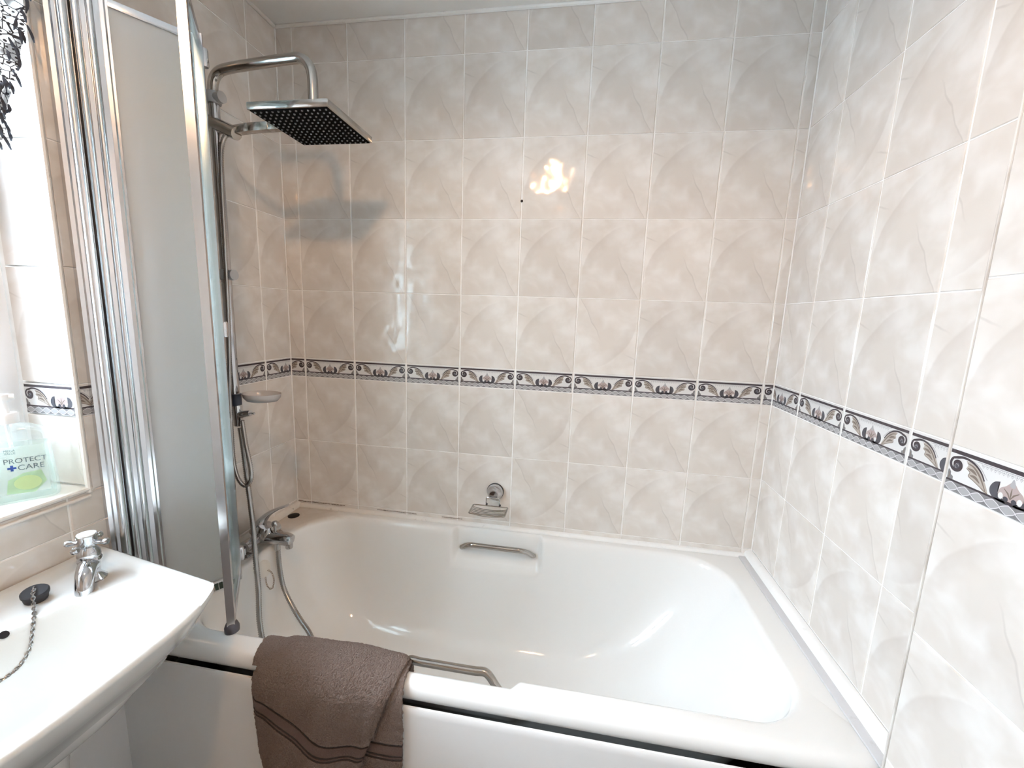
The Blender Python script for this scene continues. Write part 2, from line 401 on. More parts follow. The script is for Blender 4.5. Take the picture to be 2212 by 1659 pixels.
def strip(g, pts, wd, mi, y):
    """flat printed stroke; wd = width or list of widths"""
    n = len(pts); ws = wd if isinstance(wd, (list, tuple)) else [wd]*n; a, b = [], []
    for i in range(n):
        p, q = pts[max(i-1,0)], pts[min(i+1,n-1)]
        dx, dz = q[0]-p[0], q[1]-p[1]; l = math.hypot(dx, dz) or 1; nx, nz = -dz/l*ws[i]/2, dx/l*ws[i]/2
        a.append((pts[i][0]+nx, y, pts[i][1]+nz)); b.append((pts[i][0]-nx, y, pts[i][1]-nz))
    g.add(a+b, [(i, i+1, n+i+1, n+i) for i in range(n-1)], mi)
def blob(g, pts, mi, y):
    cx = sum(p[0] for p in pts)/len(pts); cz = sum(p[1] for p in pts)/len(pts); n = len(pts)
    g.add([(cx,y,cz)]+[(p[0],y,p[1]) for p in pts], [(0,1+i,1+(i+1)%n) for i in range(n)], mi)
def smooth2(pts, n=8): return [(p.x, p.z) for p in spline([(x,0,z) for x,z in pts], n)]
BMATS = ['border','ink','ink2','tan','tan2','rose','grey','dgrey','lat']
def border_master():
    g = G(); W_, H_ = TW-2*GV, BH-2*GH; c = .001; t = .006
    o = [(0,0),(W_,0),(W_,H_),(0,H_)]; i_ = [(c,c),(W_-c,c),(W_-c,H_-c),(c,H_-c)]
    fs = [(0,1,2,3)]
    for k in range(4):
        j = (k+1) % 4; fs += [(4+k,4+j,j,k), (8+k,8+j,4+j,4+k)]
    g.add([(x,0,z) for x,z in i_]+[(x,.001,z) for x,z in o]+[(x,t,z) for x,z in o], fs, 0)
    y1, y2, y3 = -.00012, -.00024, -.00036
    zl = .0165
    blob(g, [(.0015,.0015),(W_-.0015,.0015),(W_-.0015,zl),(.0015,zl)], 7, y1)
    nd = 9; dw = (W_-.004)/nd
    for k in range(nd):                                        # lattice of diamonds
        cx = .002+dw*(k+.5); cz = .0088
        ov = [(cx+math.copysign(abs(math.cos(a))**1.8, math.cos(a))*dw*.50, cz+math.copysign(abs(math.sin(a))**1.5, math.sin(a))*.0066) for a in [2*PI*q/20 for q in range(21)]]
        blob(g, [(cx+(p-cx)*.86, cz+(q-cz)*.86) for p,q in ov[:-1]], 6, y2)
        strip(g, ov, .0013, 8, y3)
    strip(g, [(.002,zl+.0012),(W_-.002,zl+.0014)], .0028, 1, y2)          # lower rule
    strip(g, [(.002,H_-.0062),(W_-.002,H_-.0060)], .0056, 1, y2)          # upper rule
    zz = []
    nz = 16
    for k in range(nz*2+1): zz.append((.052+(W_-.104)*k/(nz*2), H_-.0118-(.0048 if k % 2 else 0)))
    strip(g, zz, .0009, 6, y2)
    strip(g, [(.045,H_-.0105),(W_-.045,H_-.0105)], .0010, 6, y2)
    for k in range(nz): blob(g, [(zz[2*k+1][0]+.0011*math.cos(a), H_-.0130+.0011*math.sin(a)) for a in [q*PI/3 for q in range(6)]], 6, y2)
    for sgn in (0, 1):
        mx = (lambda p: (W_-p[0], p[1])) if sgn else (lambda p: p)
        mm = lambda ps: [mx(p) for p in ps]
        # leaf under the arch
        blob(g, mm(smooth2([(.0285,.0540),(.040,.0535),(.052,.0450),(.061,.0330),(.068,.0190),(.062,.0195),(.050,.0270),(.041,.0300),(.036,.0330),(.037,.0390),(.031,.0430),(.0325,.0480)], 5)), 3, y1)
        strip(g, mm(smooth2([(.068,.0190),(.056,.0240),(.045,.0290),(.036,.0330),(.037,.0390),(.031,.0430)], 5)), .0011, 4, y2)
        strip(g, mm(smooth2([(.031,.0510),(.042,.0480),(.053,.0380),(.064,.0215)])), [.0010+.0018*math.sin(PI*k/24) for k in range(25)], 4, y2)
        strip(g, mm(smooth2([(.033,.0440),(.041,.0425),(.048,.0385)])), [.0010+.0032*math.sin(PI*k/16) for k in range(17)], 4, y2)
        strip(g, mm(smooth2([(.038,.0350),(.046,.0345),(.054,.0290)])), [.0010+.0030*math.sin(PI*k/16) for k in range(17)], 4, y2)
        strip(g, mm(smooth2([(.030,.0565),(.040,.0560),(.052,.0500),(.064,.0370)])), .0011, 6, y2)
        # volute and arch
        vol = []
        for k in range(34):
            a = PI*.55+k/33*PI*2.6; r = .0118*(1-k/33*.72); vol.append((.0150+r*math.cos(a), .0435+r*math.sin(a)))
        arch = smooth2([(.0605,.0345),(.054,.0440),(.045,.0515),(.034,.0560),(.023,.0568),(.0145,.0545)], 6)
        strip(g, mm(arch+vol[2:]), [.0019+.0022*min(1,k/30) for k in range(len(arch))]+[.0036+.0014*math.sin(PI*k/32) for k in range(len(vol)-2)], 1, y3)
        blob(g, mm([(.0150+.0058*math.cos(a), .0410+.0058*math.sin(a)) for a in [q*PI/6 for q in range(12)]]), 2, y2)
        strip(g, mm([(.0150+.0030*math.cos(a), .0415+.0030*math.sin(a)) for a in [q*PI/6 for q in range(10)]]), .0009, 6, y3)
        # corner spandrel
        blob(g, mm(smooth2([(.003,.0190),(.003,.0330),(.0075,.0300),(.0085,.0250),(.012,.0240),(.0125,.0190)], 4)), 7, y1)
        strip(g, mm([(.005,.0200),(.0065,.0250),(.0050,.0290)]), .0015, 4, y2)
        # crescent beside the fleur
        blob(g, mm(smooth2([(.0815,.0430),(.0735,.0395),(.0690,.0300),(.0725,.0205),(.0850,.0160),(.0970,.0160),(.0880,.0200),(.0815,.0255),(.0795,.0340)], 5)), 2, y2)
    cx = W_/2
    blob(g, smooth2([(cx-.0170,.0260),(cx-.0150,.0345),(cx-.0080,.0400),(cx,.0480),(cx+.0080,.0400),(cx+.0150,.0345),(cx+.0170,.0260),(cx+.0080,.0215),(cx,.0200),(cx-.0080,.0215)], 4), 5, y1)
    blob(g, smooth2([(cx-.004,.0420),(cx,.0520),(cx+.004,.0420),(cx,.0400)], 4), 6, y2)
    for dx in (-.008, 0, .008): strip(g, [(cx+dx*1.25,.0390-abs(dx)*.4),(cx+dx*.5,.0310),(cx,.0240)], [.0008,.0022,.0008], 4, y2)
    for dx in (-.0055, .0055): blob(g, [(cx+dx+.0036*math.cos(a), .0225+.0036*math.sin(a)) for a in [q*PI/5 for q in range(10)]], 2, y3)
    for dx in (-.0125, .0125): blob(g, [(cx+dx+.0034*math.cos(a), .0248+.0046*math.sin(a)) for a in [q*PI/5 for q in range(10)]], 0, y3)
    blob(g, [(cx-.006,.0170),(cx+.006,.0170),(cx+.003,.0205),(cx-.003,.0205)], 1, y3)
    return g
BG_ = border_master(); BCACHE = {}
def border_mesh(w0, w1):
    key = (round(w0,4), round(w1,4))
    if key in BCACHE: return BCACHE[key]
    me = mesh('border_tile', BG_, [M[k] for k in BMATS], (0,0,0))
    bm = bmesh.new(); bm.from_mesh(me)
    W_ = TW-2*GV
    for x, nrm, on in ((w1-GV, (1,0,0), w1 < TW-.001), (w0-GV, (-1,0,0), w0 > .001)):
        if on:
            bmesh.ops.bisect_plane(bm, geom=bm.verts[:]+bm.edges[:]+bm.faces[:], plane_co=(x-(GV if nrm[0] > 0 else -GV),0,0), plane_no=nrm, clear_outer=True, dist=1e-7)
    if w0 > .001: bmesh.ops.translate(bm, verts=bm.verts, vec=(-w0,0,0))
    bm.to_mesh(me); bm.free(); BCACHE[key] = me
    return me
def put(me, name, parent, pos, rz):
    o = bpy.data.objects.new(name, me); col.objects.link(o); o.parent = parent
    b = BASE[parent.name]; o.location = (pos[0]-b.x, pos[1]-b.y, pos[2]-b.z); o.rotation_euler = (0,0,rz)
    return o
def rows(dz, zmin, zmax):
    """(z0, z1, kind, part of a tile from/to) for every course"""
    out = []
    for k in range(5): out.append((k*TH, (k+1)*TH, 't'))
    out.append((-BH, 0, 'b'))
    for k in range(3): out.append((-BH-(k+1)*TH, -BH-k*TH, 't'))
    res = []
    for z0, z1, kd in out:
        z0 += dz; z1 += dz; a, b = max(z0, zmin), min(z1, zmax)
        if b-a > .012: res.append((a, b, a-z0, b-z0, kd))
    return res
def tile_wall(parent, org, rz, cuts, dz, zmin, zmax, hole=None, flipper=None):
    """cuts: list of (a0, a1, w0, w1): position along the wall and which slice of the tile's width"""
    ca, sa = math.cos(rz), math.sin(rz)
    for ci, (a0, a1, w0, w1) in enumerate(cuts):
        for ri, (z0, z1, h0, h1, kd) in enumerate(rows(dz, zmin, zmax)):
            segs = [(a0, a1, w0, w1, z0, z1, h0, h1)]
            if hole:
                ha0, ha1, hz0, hz1 = hole; new = []
                for A0, A1, W0, W1, Z0, Z1, H0, H1 in segs:
                    if A1 <= ha0+.001 or A0 >= ha1-.001 or Z1 <= hz0+.001 or Z0 >= hz1-.001: new.append((A0,A1,W0,W1,Z0,Z1,H0,H1)); continue
                    if Z0 < hz0: new.append((A0,A1,W0,W1,Z0,hz0,H0,H0+hz0-Z0))
                    if Z1 > hz1: new.append((A0,A1,W0,W1,hz1,Z1,H1-(Z1-hz1),H1))
                    zz0, zz1 = max(Z0,hz0), min(Z1,hz1)
                    if A0 < ha0: new.append((A0,ha0,W0,W0+ha0-A0,zz0,zz1,H0+zz0-Z0,H1-(Z1-zz1)))
                    if A1 > ha1: new.append((ha1,A1,W1-(A1-ha1),W1,zz0,zz1,H0+zz0-Z0,H1-(Z1-zz1)))
                segs = new
            for A0,A1,W0,W1,Z0,Z1,H0,H1 in segs:
                if A1-A0 < .008 or Z1-Z0 < .008: continue
                x = org[0]+ca*(A0+GV); y = org[1]+sa*(A0+GV)
                if kd == 'b' and Z1-Z0 > BH-.002:
                    put(border_mesh(W0, W1), 'border_tile', parent, (x, y, Z0+GH), rz)
                else:
                    fl = flipper(ci, ri) if flipper else False
                    if fl: me = tile_mesh(TW-W1+GV, TW-W0-GV, TH-H1+GH, TH-H0-GH, True)
                    else: me = tile_mesh(W0+GV, W1-GV, H0+GH, H1-GH, False)
                    o = put(me, 'tile', parent, (x, y, Z0+GH), rz)
                    # laid by hand: a hair out of plane
                    o.rotation_euler = (random.uniform(-1,1)*.0022, random.uniform(-1,1)*.0012, rz+random.uniform(-1,1)*.0022)
C0, CR = .06, .0315
cuts = [(0, C0, TW-C0, TW)]+[(C0+TW*k, C0+TW*(k+1), 0, TW) for k in range(8)]+[(C0+8*TW, L, 0, CR)]
def flip_back(c, r): return (c in (1, 2, 5) and r >= 6) or (r == 0 and c in (3, 6)) or (r == 4 and c in (2, 7))
tile_wall(wall_back, (0, 0), 0, cuts, 0, -.588, CEIL-.004, flipper=flip_back)
D1 = .157
cuts = [(0, D1, TW-D1, TW), (D1, D1+TW, 0, TW), (D1+TW, D1+2*TW, 0, TW), (D1+2*TW, .701, 0, .701-D1-2*TW)]
tile_wall(wall_right, (L, 0), -PI/2, cuts, 0, -.578, CEIL-.004, flipper=lambda c, r: (c+2*r) % 5 == 0)
cuts = [(TW*k, TW*(k+1), 0, TW) for k in range(6)]
tile_wall(wall_pier, (PX, PY), -PI/2, cuts, .0105, -.85, CEIL-.004, flipper=lambda c, r: (c+r) % 4 == 1)
# left wall: a runs with +y, from y = -1.93 to the corner
l1 = .130; y0 = -l1-9*TW
cuts = [(TW*k, TW*(k+1), 0, TW) for k in range(9)]+[(9*TW, 9*TW+l1, 0, l1)]
tile_wall(wall_left, (0, y0), PI/2, cuts, 0, -.82, CEIL-.004, hole=(WY0-.002-y0, WY1+.002-y0, WZ0-.002, WZ1+.002), flipper=lambda c, r: (c*3+r) % 5 == 0)
# tiled side of the window recess
tile_wall(wall_left, (-.137, WY1-.0065), 0, [(0, .134, 0, .134)], 0, WZ0+.012, WZ1-.004, flipper=lambda c, r: r == 1)
# white edge trims round the recess
g = G()
g.tube([(.001, WY1-.004, WZ0-.004), (.001, WY1-.004, WZ1)], .0052, 8)
g.tube([(.001, WY0, WZ0+.004), (.001, WY1, WZ0+.004)], .0052, 8)
g.tube([(.003, WY0, WZ0-.012), (.003, WY1-.004, WZ0-.012)], .0038, 8)
struct('trim_3', g, M['bead'])
struct('window_sill_1', G().box((-.25, WY0, WZ0), (-.001, WY1, WZ0+.008)), M['bead'], angle=0)
# corner grout and the outside edge of the pier
struct('trim_4', G().tube([(PX+.0012, PY+.0008, -.62), (PX+.0012, PY+.0008, CEIL)], .0022, 8), M['edge'])
for i, (x, y) in enumerate(((.0008, -.0008), (L-.0008, -.0008))):
    struct('trim_%d' % (5+i), G().tube([(x, y, -.58), (x, y, CEIL)], .0024, 8), M['grout'])
o = obj('screw_hole', G().lathe([(.0038, .0), (.0044, -.0006), (.0030, -.0012), (.0005, -.0012)], (C0+4*TW+.0005, -.0004, .553), (0,1,0), 14), M['hole'], parent=wall_back)

# ------------------------------------------------------------------ window
win = thing('window_1', (-.16, (WY0+WY1)/2, WZ0+.01), 'white plastic casement window with obscured glass above the basin', 'window')
del win['category']; del win['label']; tag(win, kind='structure')
x0, x1 = -.215, -.139
za, zb = WZ0+.009, WZ1
g = G(); fw = .062
g.box((x0, WY1-.0085, za), (x1, WY1-fw, zb)); g.box((x0, WY0, za), (x1, WY0+fw, zb))
g.box((x0, WY0+fw, za), (x1, WY1-fw, za+fw)); g.box((x0, WY0+fw, zb-fw), (x1, WY1-fw, zb)); g.box((x0, -1.17, za+fw), (x1, -1.11, zb-fw))
obj('window_frame', g, M['upvc'], win, bevel=.004)
for a, b in ((WY1-fw, -1.11), (-1.17, WY0+fw)):
    g = G(); s = .045
    zz0, zz1 = za+fw, zb-fw
    g.box((x0+.01, a, zz0), (x1+.012, a-s, zz1)); g.box((x0+.01, b+s, zz0), (x1+.012, b, zz1))
    g.box((x0+.01, a-s, zz0), (x1+.012, b+s, zz0+s)); g.box((x0+.01, a-s, zz1-s), (x1+.012, b+s, zz1))
    sash = obj('sash', g, M['upvc'], win, bevel=.005)
    obj('pane', G().box((-.182, a-s, zz0+s), (-.178, b+s, zz1-s)), M['winglass'], sash, angle=0)

# ------------------------------------------------------------------ bath
bath = thing('bathtub', (L/2, -.35, FL), 'long white acrylic bathtub set against the tiled back wall', 'bathtub')
def rrect(x0, x1, y0, y1, r, z, nl=250, ns=70, nc=26):
    """rounded rectangle, anticlockwise from the front-left; r = (front-left, front-right, back-right, back-left)"""
    if not isinstance(r, tuple): r = (r,)*4
    r = tuple(min(q, .47*(x1-x0), .47*(y1-y0)) for q in r)
    P = []
    def seg(a, b, n):
        for k in range(n): P.append((a[0]+(b[0]-a[0])*k/n, a[1]+(b[1]-a[1])*k/n, z))
    def arc(c, rr, a0, n):
        for k in range(n):
            a = a0+PI/2*k/n; P.append((c[0]+rr*math.cos(a), c[1]+rr*math.sin(a), z))
    seg((x0+r[0], y0), (x1-r[1], y0), nl); arc((x1-r[1], y0+r[1]), r[1], -PI/2, nc)
    seg((x1, y0+r[1]), (x1, y1-r[2]), ns); arc((x1-r[2], y1-r[2]), r[2], 0, nc)
    seg((x1-r[2], y1), (x0+r[3], y1), nl); arc((x0+r[3], y1-r[3]), r[3], PI/2, nc)
    seg((x0, y1-r[3]), (x0, y0+r[0]), ns); arc((x0+r[0], y0+r[0]), r[0], PI, nc)
    return P
def ss(a, b, x):
    t = max(0, min(1, (x-a)/(b-a))); return t*t*(3-2*t)
RZ = -.595
rings = []
for y0_, z in ((-.668, -.643), (-.680, -.642), (-.687, -.634), (-.690, -.622), (-.6895, -.612), (-.686, -.604), (-.680, -.5985), (-.674, -.5962), (-.668, RZ)):
    rings.append(rrect(.003, L-.003, y0_, -.003, .004, z))
IN = dict(x0=.105, x1=1.588, y0=-.640, y1=-.034)
RR = (.13, .125, .15, .15)
def inner(off, z, fx0=0, fx1=0, fy=0):
    return rrect(IN['x0']+off+fx0, IN['x1']-off-fx1, IN['y0']+off+fy, IN['y1']-off-fy, tuple(max(.03, q-off*.3) for q in RR), z)
for off, z in ((-.004, RZ), (0, RZ-.0006), (.005, RZ-.003), (.009, RZ-.008), (.012, RZ-.016), (.014, RZ-.026)): rings.append(inner(off, z))
def bez(t, p): u = 1-t; return u**3*p[0]+3*u*u*t*p[1]+3*u*t*t*p[2]+t**3*p[3]
for k in range(1, 37):                                           # one sweep from the rim to the floor
    t = k/36
    rings.append(inner(.014, RZ-bez(t, (.026, .250, .402, .402)), bez(t, (0, .03, .07, .25)), bez(t, (0, .12, .24, .46)), bez(t, (0, .018, .040, .185))))
for e in (.03, .06, .085): rings.append(inner(.014, RZ-.402, .25+e, .46+e, .185+e))
NR0 = 9
NX0, NX1 = .652, .992
def niche(p):
    x, y, z = p
    mk = ss(NX0, NX0+.022, x)*(1-ss(NX1-.022, NX1, x))*ss(-.722, -.700, z)
    if y < -.45: return (x, y-.021*mk, z)
    if y > -.25: return (x, y+.024*mk, z)
    return p
for i in range(NR0, len(rings)): rings[i] = [niche(p) for p in rings[i]]
obj('tub_shell', G().loft(rings, cap0=False, cap1=True), M['acryl'], bath, angle=60)
def grip(yc, s, zlow, zhigh, out):
    """chrome handle in its niche; s = direction into the bath"""
    xm = (NX0+NX1)/2; hw = .132
    pts = [(xm-hw-.004, yc, zlow), (xm-hw, yc+s*.012, zlow+.003), (xm-hw+.018, yc+s*out*.62, zlow+(zhigh-zlow)*.6), (xm-hw+.042, yc+s*out, zhigh),
           (xm-hw+.07, yc+s*out, zhigh), (xm, yc+s*out, zhigh), (xm+hw-.07, yc+s*out, zhigh), (xm+hw-.042, yc+s*out, zhigh), (xm+hw-.018, yc+s*out*.62, zlow+(zhigh-zlow)*.6), (xm+hw, yc+s*.012, zlow+.003), (xm+hw+.004, yc, zlow)]
    h = obj('grip_handle', G().tube(spline(pts, 8), .0090, 14), M['chrome_d'], bath)
    return h
tag(grip(-.020, -1, -.673, -.640, .040), 'chrome grip handle in the far niche'); tag(grip(-.655, 1, -.640, -.600, .030), 'chrome grip handle in the near niche')
# cap over the spare tap hole, overflow
obj('tap_hole_cover', G().lathe([(.0205, -.002), (.0205, .0015), (.017, .003), (.001, .0032)], (.043, -.084, RZ), (0,0,1), 24), M['hole'], bath)
ov = obj('overflow_plate', G().lathe([(.027, 0), (.027, .003), (.020, .007), (.006, .008), (.001, .008)], (.1235, -.340, -.640), (.95, 0, .31), 24), mat('yellowed_plastic', (.76, .74, .68), .3), bath)
def chain(pts, r=.0016, R=.0038, step=.0058):
    g = G(); P = resample(spline(pts, 12), step)
    for i in range(len(P)-1):
        t = (P[i+1]-P[i]).normalized(); side = t.cross(Vector((0,0,1)) if abs(t.z) < .9 else Vector((1,0,0))).normalized()
        ax = side if i % 2 else t.cross(side)
        g.torus((P[i]+P[i+1])/2, R, r*.5, ax, 8, 4, .62, spin=t)
    return g
obj('plug_chain', chain([(.130, -.336, -.645), (.142, -.330, -.655), (.152, -.332, -.680), (.150, -.340, -.706), (.142, -.350, -.690), (.136, -.348, -.662)]), mat('tarnished_chain', (.30, .25, .19), .4, metal=.8), bath)
obj('plug_chain', chain([(.118, -.372, -.615), (.128, -.378, -.650), (.134, -.382, -.680), (.140, -.380, -.700), (.136, -.372, -.690)]), M['chrome_d'], bath)
# front panel
g = G().prism([(-.6915, -.6455), (-.6940, -.6420), (-.6985, -.6420), (-.7005, -.6455), (-.7005, -.659), (-.7000, FL+.002), (-.6905, FL+.002)], 0, 1)
g.v = [(.006 + p[2]*(PX-.008-.006), p[0], p[1]) for p in g.v]
obj('front_panel', g, M['panel'], bath)

# trims between bath and tiles
def qround(a, b, out, wdt, hgt, ztop, zbot, name, m_):
    prof = [(0, ztop)]+[(wdt*math.sin(t*PI/12), zbot+(ztop-zbot)*math.cos(t*PI/12)) for t in range(1, 7)]+[(0, zbot)]
    a, b, out = Vector(a), Vector(b), Vector(out)
    g = G().loft([[a+out*d+Vector((0,0,z)) for d, z in prof], [b+out*d+Vector((0,0,z)) for d, z in prof]])
    return struct(name, g, m_)
qround((0,0,0), (L,0,0), (0,-1,0), .013, 0, -.583, RZ+.0005, 'trim_7', M['bead'])
qround((L,0,0), (L,-.699,0), (-1,0,0), .024, 0, -.570, -.589, 'trim_8', M['bead'])
struct('trim_9', G().box((L, -.012, RZ+.0005), (L-.044, -.692, -.5885)), M['strip'], bevel=.002)
qround((0,0,0), (0,-.66,0), (1,0,0), .018, 0, -.578, RZ+.0005, 'trim_10', M['bead'])
# black mould in the joint above the trim
for i, (xa, xb, z, t) in enumerate(((.004, .205, -.5745, .0011), (.34, .50, -.5752, .0006), (.60, .68, -.5752, .0005))):
    P = []
    nn = int((xb-xa)/.004)
    g = G(); a, b = [], []
    for k in range(nn+1):
        x = xa+(xb-xa)*k/nn; h = t*(.25+random.random()); zc = z+random.uniform(-.6,.6)*t
        a.append((x, -.0006, zc+h)); b.append((x, -.0030, zc-h))
    g.add(a+b, [(k, k+1, nn+2+k, nn+1+k) for k in range(nn)])
    obj('mould_line', g, M['mould'], wall_back)

# ------------------------------------------------------------------ folding bath screen
scr = thing('bath_screen', (.15, -.56, RZ), 'folded two-panel bath screen of frosted glass with polished aluminium rails', 'shower screen')
ST, SB = .805, RZ+.004
A_, B_, N_ = Vector((.014, -.640, 0)), Vector((.140, -.452, 0)), Vector((.288, -.638, 0))
g = G().prism([(0,-.665), (.010,-.666), (.014,-.660), (.022,-.662), (.026,-.655), (.034,-.655), (.036,-.646), (.030,-.636), (.018,-.628), (0,-.628)], SB, ST)
for x, y, r in ((.030,-.650,.009),): g.lathe([(r, 0), (r, ST-SB)], (x, y, SB), seg=20)
obj('wall_channel', g, M['alu'], scr)
d1 = (B_-A_).normalized(); n1 = Vector((d1.y, -d1.x, 0)); d2 = (N_-B_).normalized(); n2 = Vector((d2.y, -d2.x, 0))
def along(o_, d, n, prof): return [((o_+d*a+n*b).x, (o_+d*a+n*b).y) for a, b in prof]
g = G()
g.prism(along(A_, d1, n1, [(.006,-.008),(.006,.006),(.018,.008),(.034,.008),(.058,.006),(.058,-.008)]), SB+.003, ST)
for a, b, r in ((.020,.009,.0075), (.041,.008,.0065)):
    p = A_+d1*a+n1*b; g.lathe([(r, 0), (r, ST-SB-.003)], (p.x, p.y, SB+.003), seg=20)
obj('expander_profile', g, M['alu'], scr)
l1_ = (B_-A_).length; l2_ = (N_-B_).length
def panel(o_, d, n, a0, a1, m_glass, label, post0, post1):
    root = obj('glass_panel', G().prism(along(o_, d, n, [(a0,-.0025),(a1,-.0025),(a1,.0025),(a0,.0025)]), SB+.012, ST-.010), m_glass, scr, angle=20)
    tag(root, label)
    g = G().prism(along(o_, d, n, [(a0,-.006),(a1,-.006),(a1,.006),(a0,.006)]), ST-.016, ST); obj('top_rail', g, M['alu'], root, bevel=.001)
    g = G().prism(along(o_, d, n, [(a0,-.006),(a1,-.006),(a1,.006),(a0,.006)]), SB+.003, SB+.018); obj('bottom_rail', g, M['alu'], root, bevel=.001)
    for a, wd in ((a0, post0), (a1, post1)):
        s = 1 if a == a0 else -1
        pr = [(a-s*.003,-.008),(a-s*.003,.008),(a+s*wd*.3,.0095),(a+s*wd*.6,.0075),(a+s*wd,.0085),(a+s*wd,-.0085),(a+s*wd*.4,-.0095)]
        obj('side_post', G().prism(along(o_, d, n, pr), SB+.002, ST+.001), M['alu'], root)
    return root
p1 = panel(A_, d1, n1, .060, l1_-.004, M['frost'], 'frosted glass panel', .010, .014)
p2 = panel(B_, d2, n2, .006, l2_, M['edgeglass'], 'clear glass panel seen edge on', .014, .022)
for z in (SB+.05, 0.1, ST-.06):
    obj('hinge', G().lathe([(.008, 0), (.0095, .004), (.0095, .036), (.008, .04)], (B_.x+.004, B_.y+.008, z), seg=14), M['alu'], scr)
obj('foot_cap', G().lathe([(.016, 0), (.016, .012), (.012, .022), (.006, .026)], (N_.x-.004, N_.y+.006, RZ+.001), seg=16), M['dark'], scr)
g = G()
for k in range(6):
    p = A_+d1*(l1_-.066+.0105*k); q = p+n1*.014
    g.add([(p.x-d1.x*.004, p.y-d1.y*.004, SB+.020), (p.x+d1.x*.004, p.y+d1.y*.004, SB+.020), (q.x+d1.x*.004, q.y+d1.y*.004, SB-.008), (q.x-d1.x*.004, q.y-d1.y*.004, SB-.008),
           (p.x-d1.x*.004-n1.x*.003, p.y-d1.y*.004-n1.y*.003, SB+.020), (p.x+d1.x*.004-n1.x*.003, p.y+d1.y*.004-n1.y*.003, SB+.020), (q.x+d1.x*.004-n1.x*.003, q.y+d1.y*.004-n1.y*.003, SB-.010), (q.x-d1.x*.004-n1.x*.003, q.y-d1.y*.004-n1.y*.003, SB-.010)],
          [(0,1,2,3),(7,6,5,4),(0,4,5,1),(1,5,6,2),(2,6,7,3),(3,7,4,0)])
obj('seal_fins', g, M['seal'], scr, angle=0)

# ------------------------------------------------------------------ shower set on the left wall
RX, RY = .078, -.354
shw = thing('riser_shower', (RX, RY, -.14), 'chrome riser rail shower with square overhead rose on the left wall', 'shower')
g = G().lathe([(.0128, 0), (.0128, .80)], (RX, RY, -.075), seg=18)
obj('riser_pipe', g, M['chrome'], shw)
arm = [(RX, RY, .715), (RX, RY, .745), (RX+.006, RY, .768), (RX+.022, RY, .784), (RX+.050, RY, .791), (.20, RY-.002, .796), (.315, RY-.006, .801), (.345, RY-.008, .797), (.364, RY-.010, .781), (.372, RY-.010, .755), (.373, RY-.010, .70), (.373, RY-.010, .655)]
obj('shower_arm', G().tube(spline(arm, 8), .0125, 18), M['chrome_d'], shw)
HX, HY, HZ = .373, -.364, .637
hs = .104
hd = obj('shower_head', G().box((HX-hs, HY-hs, HZ), (HX+hs, HY+hs, HZ+.017)), M['chrome_d'], shw, bevel=.0025)
obj('spray_face', G().box((HX-hs+.005, HY-hs+.005, HZ-.0012), (HX+hs-.005, HY+hs-.005, HZ+.004)), M['black'], hd, angle=0)
g = G()
for i in range(13):
    for j in range(13):
        g.lathe([(.0026, 0), (.0024, -.0022), (.0012, -.0028)], (HX+(i-6)*.0152, HY+(j-6)*.0152, HZ-.001), seg=6)
tag(obj('spray_nozzles', g, M['nozzle'], hd), kind='stuff')
obj('swivel_joint', G().lathe([(.012, 0), (.016, .006), (.016, .020), (.0115, .030)], (HX, HY, HZ+.016), seg=18), M['chrome_d'], shw)
for z, ln in ((.722, .024), (.268, .016)):
    g = G().lathe([(.017, -.014), (.0185, -.010), (.0185, .010), (.017, .014)], (RX, RY, z), seg=20)
    g.tube([(RX, RY, z), (.004, RY, z)], .010, 14); g.lathe([(.020, 0), (.020, .006), (.012, .012)], (.001, RY, z), (1,0,0), 18)
    g.tube([(RX+.004, RY-.002, z), (RX+.030, RY-.004, z)], [.012, .0145], 14)
    obj('wall_bracket', g, M['silver'], shw)
g = G().tube([(RX-.030, RY+.002, .672), (RX+.010, RY, .655), (RX+.066, RY-.004, .632)], [.0165, .0175, .0165], 18)
obj('handset_holder', g, M['chrome_d'], shw)
obj('collar', G().lathe([(.0150, 0), (.0155, .002), (.0155, .033), (.0150, .035)], (RX+.002, RY, -.108), seg=20), M['navy'], shw)
g = G().lathe([(.0105, -.060), (.0115, -.058), (.0115, -.042), (.0130, -.040), (.0135, 0), (.0125, .004)], (RX+.005, RY, -.110), seg=18)
g.tube([(RX+.005, RY, -.136), (RX+.024, RY-.002, -.133), (RX+.050, RY-.002, -.128)], [.010, .0105, .0085], 14)
g.tube([(RX+.005, RY, -.136), (RX-.018, RY, -.140)], .009, 12)
g.tube([(RX+.046, RY-.002, -.129), (RX+.062, RY-.002, -.128)], .0025, 8); g.sphere((RX+.062, RY-.002, -.128), .0036)
obj('diverter', g, M['chrome'], shw)
# hand shower lying in the holder, its rose behind the square head
hnd = thing('hand_shower', (.16, RY+.004, .648), 'square chrome hand shower held in the riser bracket behind the overhead rose', 'hand shower')
g = G()
pp = [(.128, RY-.002, .6395), (.175, RY+.004, .6475), (.225, RY+.014, .654), (.262, RY+.026, .659)]
for a, b in zip(pp, pp[1:]):
    a, b = Vector(a), Vector(b); t = (b-a).normalized(); sd = t.cross(Vector((0,0,1))).normalized(); up = sd.cross(t)
    g.loft([[q+sd*.0105+up*.0105, q-sd*.0105+up*.0105, q-sd*.0105-up*.0105, q+sd*.0105-up*.0105] for q in (a, b+t*.002)])
obj('handle', g, M['chrome_d'], hnd, bevel=.002)
obj('rose', G().box((.255, RY+.018, .646), (.325, RY+.09, .664)), M['chrome_d'], hnd, bevel=.003)

